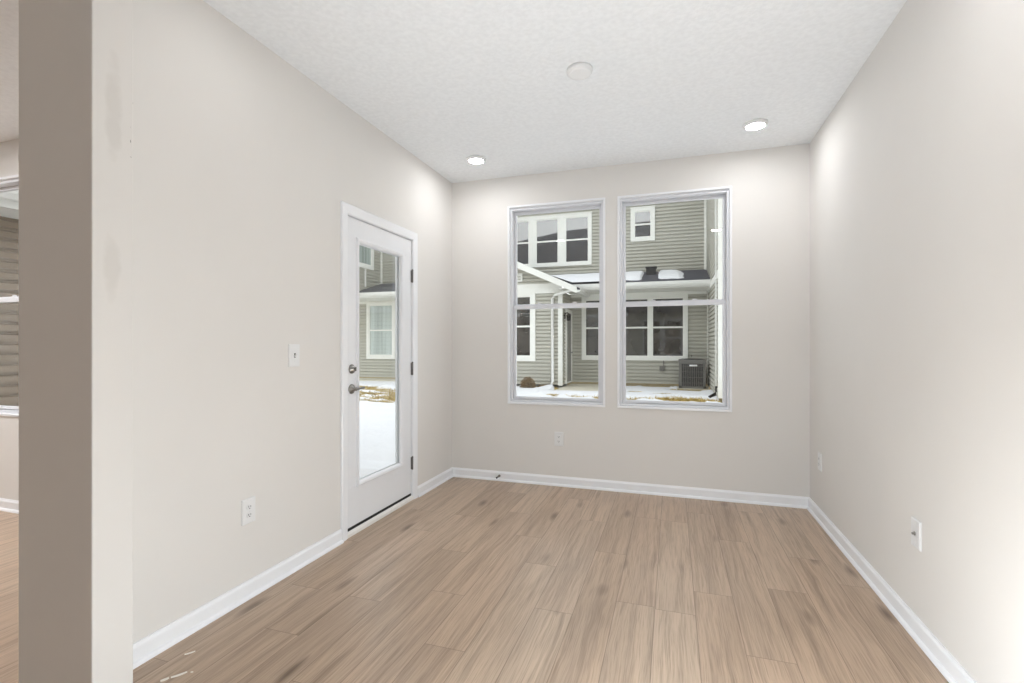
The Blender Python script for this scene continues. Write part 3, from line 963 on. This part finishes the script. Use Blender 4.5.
b.add(vv, [(0, 1, 4, 3), (1, 2, 5, 4), (3, 4, 7, 6), (4, 5, 8, 7), (0, 3, 6), (2, 8, 5), (0, 6, 7, 1), (1, 7, 8, 2)])
b.prism([(GY + TH + .02, 3.6), (YBo + .35, 2.9), (YBo + .35, 2.8), (GY + TH + .02, 2.95)], lambda s: (XLo - .35, s[0], s[1]), lambda s: (XR + .4, s[0], s[1]))
struct(b.build('roof', M['shingle']), 'shingled roof of this house, out of view above', 'roof')

# ------------------------------------------------------------------ ground, snow, grass
def gz_(x, y):
    k = max(0, min(1, (y - 3.0) / 9.0))
    return -.13 + .13 * k * k * (3 - 2 * k)
def hsh(i, j, s=0):
    v = math.sin(i * 127.1 + j * 311.7 + s * 74.7) * 43758.5453
    return v - math.floor(v)
def vnoise(x, y, s=0):
    i, j = math.floor(x), math.floor(y); fx, fy = x - i, y - j
    fx, fy = fx * fx * (3 - 2 * fx), fy * fy * (3 - 2 * fy)
    a = hsh(i, j, s) * (1 - fx) + hsh(i + 1, j, s) * fx
    c = hsh(i, j + 1, s) * (1 - fx) + hsh(i + 1, j + 1, s) * fx
    return a * (1 - fy) + c * fy
def fbm(x, y, s=0):
    return .55 * vnoise(x, y, s) + .3 * vnoise(2.1 * x, 2.1 * y, s + 1) + .15 * vnoise(4.3 * x, 4.3 * y, s + 2)
# bare patches: centre, half sizes, depth
PATCH = [(-7.0, 10.9, 1.1, .60, 1.05), (-7.9, 11.7, 1.1, .30, .9), (-6.3, 10.0, .8, .50, .95), (-6.9, 9.4, .7, .16, .8), (-8.9, 12.3, .9, .20, .8), (-7.3, 12.7, .7, .14, .7), (-5.9, 9.3, .3, .15, .8),
         (-1.85, 11.45, .75, .42, 1.0), (-2.3, 13.0, .55, .25, .8), (-2.75, 11.6, .25, .12, .8),
         (-.55, 11.40, .42, .34, 1.0), (.12, 11.70, .60, .50, 1.0), (.80, 11.45, .50, .40, 1.0), (-.2, 12.6, .25, .08, .6), (-.9, 12.9, .2, .07, .6),
         (-.6, 14.85, 1.6, .22, 1.1), (-3.4, 13.55, .55, .30, 1.1), (-4.6, 13.62, .9, .12, .9), 
         (.75, 14.2, .45, .55, 1.0), (.25, 13.95, .35, .25, .9)]
def bare(x, y):
    m_ = 0
    for cx, cy, rx, ry, dpt in PATCH:
        d = ((x - cx) / rx) ** 2 + ((y - cy) / ry) ** 2
        if d < 4: m_ = max(m_, dpt * (1 - d / 2.2))
    return m_
SLAB = (-2.98, -1.75, 12.55, 14.99)
def snow_t(x, y):
    tt = .045 + .03 * (fbm(x * .9, y * .9, 3) - .5) - .13 * (bare(x, y) + (fbm(x * 2.2, y * 4.5, 9) - .5) * 2.1 * (1 if bare(x, y) > -.2 and bare(x, y) != 0 else 0))
    if SLAB[0] - .1 < x < SLAB[1] and y > SLAB[2] + .25 * (x - SLAB[0]):
        tt = -.05
    return tt
def grid(name, x0, x1, y0, y1, nx, ny, zf, mat, hole=None):
    vv, ff = [], []
    for j in range(ny + 1):
        for i in range(nx + 1):
            x, y = x0 + (x1 - x0) * i / nx, y0 + (y1 - y0) * j / ny
            vv.append((x, y, zf(x, y)))
    for j in range(ny):
        for i in range(nx):
            xc, yc = x0 + (x1 - x0) * (i + .5) / nx, y0 + (y1 - y0) * (j + .5) / ny
            if hole and hole(xc, yc): continue
            a = j * (nx + 1) + i
            ff.append((a, a + 1, a + nx + 2, a + nx + 1))
    return MB().add(vv, ff, True).build(name, mat, fix=False)
def inside(x, y):
    return (x > XLo - .05 and y < YBo + .02) or y < GY + TH + .02 or (x < -6.4 and y < 5.65)
struct(grid('ground', -30, 20, -12, 30, 60, 60, lambda x, y: gz_(x, y) - .02 if y > 1 else -.16, M['soil']), 'dormant brown turf showing through the snow', 'ground')
SX0_, SX1_, SY0_, SY1_ = -13.5, 5.0, 2.3, 15.0
o = grid('snow', SX0_, SX1_, SY0_, SY1_, 308, 212, lambda x, y: gz_(x, y) + max(-.06, snow_t(x, y)), M['snow'], lambda x, y: inside(x, y) or (x > XW and y > 11.4))
tag(o, 'patchy white snow lying on the court outside', 'snow', None, 'stuff')
b = MB(); b.box(SLAB[0], SLAB[1], SLAB[2], SLAB[3], -.08, .035); struct(b.build('patio_slab', M['concrete'], bevel=.01), 'pale concrete entry slab outside the left window', 'slab')

struct(MB().box(-12.5, -7.0, 14.0, 14.95, -.08, .06).build('walkway', M['concrete'], bevel=.01), 'pale concrete strip along the townhouse wall seen through the door', 'walkway')

# dead grass tufts in the bare patches
rg = random.Random(4)
vv, ff = [], []
for _ in range(60000):
    if len(ff) > 9000: break
    cx, cy, rx, ry, dpt = rg.choice(PATCH)
    x, y = rg.gauss(cx, rx * .6), rg.gauss(cy, ry * .6)
    if not (2.6 < y < 14.93) or inside(x, y) or x > XW - .03: continue
    if snow_t(x, y) > .012 or (SLAB[0] < x < SLAB[1] and y > SLAB[2]): continue
    if GXa < x < GX1 and y > Gy - .04: continue
    z = gz_(x, y) - .02
    hgt = rg.uniform(.03, .085); a = rg.uniform(0, 6.28); w = rg.uniform(.006, .014); le = rg.uniform(.02, .12)
    i = len(vv)
    dx, dy = math.cos(a), math.sin(a)
    lx, ly = math.cos(a + 1.3) * le, math.sin(a + 1.3) * le
    vv += [(x - dx * w, y - dy * w, z), (x + dx * w, y + dy * w, z), (x + lx, y + ly, z + hgt)]
    ff.append((i, i + 1, i + 2))
o = MB().add(vv, ff).build('dead_grass', M['straw'], fix=False)
tag(o, 'tufts of dead tan grass in the bare patches of snow', 'grass', None, 'stuff')

# snow lying on the porch roof
def roof_snow(name, x0, x1, nx, cover, label):
    ny = 40
    def zr_(s): return EZ + (TZ - EZ) * s
    vv, ff = [], []
    for j in range(ny + 1):
        for i in range(nx + 1):
            s = j / ny
            xl = x0 - 1.14 * s
            x = xl + (x1 - xl) * i / nx
            y = EY + (Uy - EY) * s
            tt = cover(x, s) + (fbm(x * 3.1, s * 5, 21) - .5) * .55
            vv.append((x, y, zr_(s) + max(-.03, min(.06, tt * .16))))
    for j in range(ny):
        for i in range(nx):
            a = j * (nx + 1) + i
            ff.append((a, a + 1, a + nx + 2, a + nx + 1))
    o = MB().add(vv, ff, True).build(name, M['snow'], fix=False)
    tag(o, label, 'snow', None, 'stuff')
def sm(v, a, c_):
    k = max(0, min(1, (v - a) / (c_ - a))); return k * k * (3 - 2 * k)
def cov(x, s):
    c_ = .9
    if x > -1.75: c_ *= sm(s, .10, .30)
    c_ *= 1 - sm(s, .86, .98)
    c_ *= 1 - .95 * sm(x, .18 - .3 * s, .42)
    c_ *= sm(abs(x + .60), .16, .32)
    return c_ - .32
roof_snow('roof_snow', -2.72, XW - .03, 150, cov, 'snow lying in patches on the porch roof opposite')

# ------------------------------------------------------------------ things in the court
# air conditioner condenser
ac = empty('air_conditioner', (.50, 14.35, 0)); tag(ac, 'grey air conditioner unit on the snow outside the right window', 'air conditioner')
x0, x1, y0, y1, z0, z1 = .17, .84, 14.06, 14.72, .06, .83
MB().box(x0 - .06, x1 + .06, y0 - .06, y1 + .06, -.02, .06).build('pad', M['concrete'], ac)
MB().box(x0 + .03, x1 - .03, y0 + .03, y1 - .03, z0, z1 - .03).build('coil', M['ac_dark'], ac)
b = MB()
for (px_, py_) in ((x0, y0), (x1 - .06, y0), (x0, y1 - .06), (x1 - .06, y1 - .06)):
    b.box(px_, px_ + .06, py_, py_ + .06, z0, z1)
b.box(x0, x1, y0, y1, z0, z0 + .06)
for k in range(11):
    xx = x0 + .06 + k * (x1 - x0 - .12) / 10
    b.box(xx - .008, xx + .008, y0 + .004, y0 + .02, z0 + .05, z1 - .10); b.box(xx - .008, xx + .008, y1 - .02, y1 - .004, z0 + .05, z1 - .10)
    yy = y0 + .06 + k * (y1 - y0 - .12) / 10
    b.box(x0 + .004, x0 + .02, yy - .008, yy + .008, z0 + .05, z1 - .10); b.box(x1 - .02, x1 - .004, yy - .008, yy + .008, z0 + .05, z1 - .10)
for k in range(4):
    zz = z0 + .14 + k * .15
    b.box(x0 + .01, x1 - .01, y0 + .008, y0 + .018, zz, zz + .012)
b.build('cabinet', M['ac'], ac)
b = MB().box(x0 - .01, x1 + .01, y0 - .01, y1 + .01, z1 - .11, z1)
b.build('top_cover', M['ac'], ac, bevel=.01)
b = MB()
for k in range(6):
    b.tube([((x0 + x1) / 2 + (.05 + .045 * k) * math.cos(a), (y0 + y1) / 2 + (.05 + .045 * k) * math.sin(a), z1 + .015) for a in [2 * math.pi * j / 24 for j in range(25)]], .005, 6)
for k in range(4):
    a = k * math.pi / 4
    b.tube([((x0 + x1) / 2 - .29 * math.cos(a), (y0 + y1) / 2 - .29 * math.sin(a), z1 + .01), ((x0 + x1) / 2 + .29 * math.cos(a), (y0 + y1) / 2 + .29 * math.sin(a), z1 + .01)], .006, 6)
b.build('fan_grille', M['ac_dark'], ac)
tag(MB().box(.43, .63, y0 - .016, y0 - .009, .655, .70).build('badge', M['plate'], ac), 'blank pale badge')
keep_world(ac)

# brown shrub and low plants by the gabled wall
def twig_bush(name, cx, cy, z, rx, ry, rz, nt, label, mats, lobed=False):
    r_ = random.Random(hash((round(cx, 2), nt)) & 1023)
    root = empty(name, (cx, cy, z)); tag(root, label, 'shrub')
    b = MB()
    for _ in range(nt):
        a = r_.uniform(0, 6.283); e = math.acos(r_.uniform(0, 1)); k = r_.uniform(.82, 1.04)
        tip = Vector((math.sin(e) * math.cos(a) * rx * k, math.sin(e) * math.sin(a) * ry * k, max(.02, math.cos(e) * rz * k)))
        mid_ = tip * .5 + Vector((r_.uniform(-.05, .05), r_.uniform(-.05, .05), r_.uniform(0, .05)))
        b.tube([(cx + tip.x * .05, cy + tip.y * .05, z), (cx + mid_.x, cy + mid_.y, z + mid_.z), (cx + tip.x, cy + tip.y, z + tip.z)], .0045, 4)
    b.build('stems', mats[0], root)
    b = MB(); vv, ff = [], []
    for _ in range(nt * 9):
        a = r_.uniform(0, 6.283); e = math.acos(r_.uniform(0, 1)); k = r_.uniform(.6, 1.0)
        p = Vector((cx + math.sin(e) * math.cos(a) * rx * k, cy + math.sin(e) * math.sin(a) * ry * k, z + .01 + math.cos(e) * rz * k))
        s = r_.uniform(.012, .028); q = Vector((r_.gauss(0, 1), r_.gauss(0, 1), r_.gauss(0, 1))).normalized(); w = q.orthogonal().normalized()
        i = len(vv); vv += [p - q * s, p + w * s * .5, p + q * s, p - w * s * .5]; ff.append((i, i + 1, i + 2, i + 3))
    tag(b.add(vv, ff).build('leaves', mats[1], root, fix=False), None, None, None, 'stuff')
    keep_world(root)
M['leaf'] = material('dry_brown_leaf', (122, 98, 60), .9, var=.4, scale=9)
twig_bush('shrub', -3.84, 13.22, 0.0, .24, .22, .34, 160, 'rounded brown shrub in the snow by the gabled wall', (M['twig'], M['leaf']))
twig_bush('low_plant', -3.42, 13.40, 0.0, .22, .16, .11, 90, 'low dark brown plant right of the rounded shrub', (M['twig'], M['leaf']))
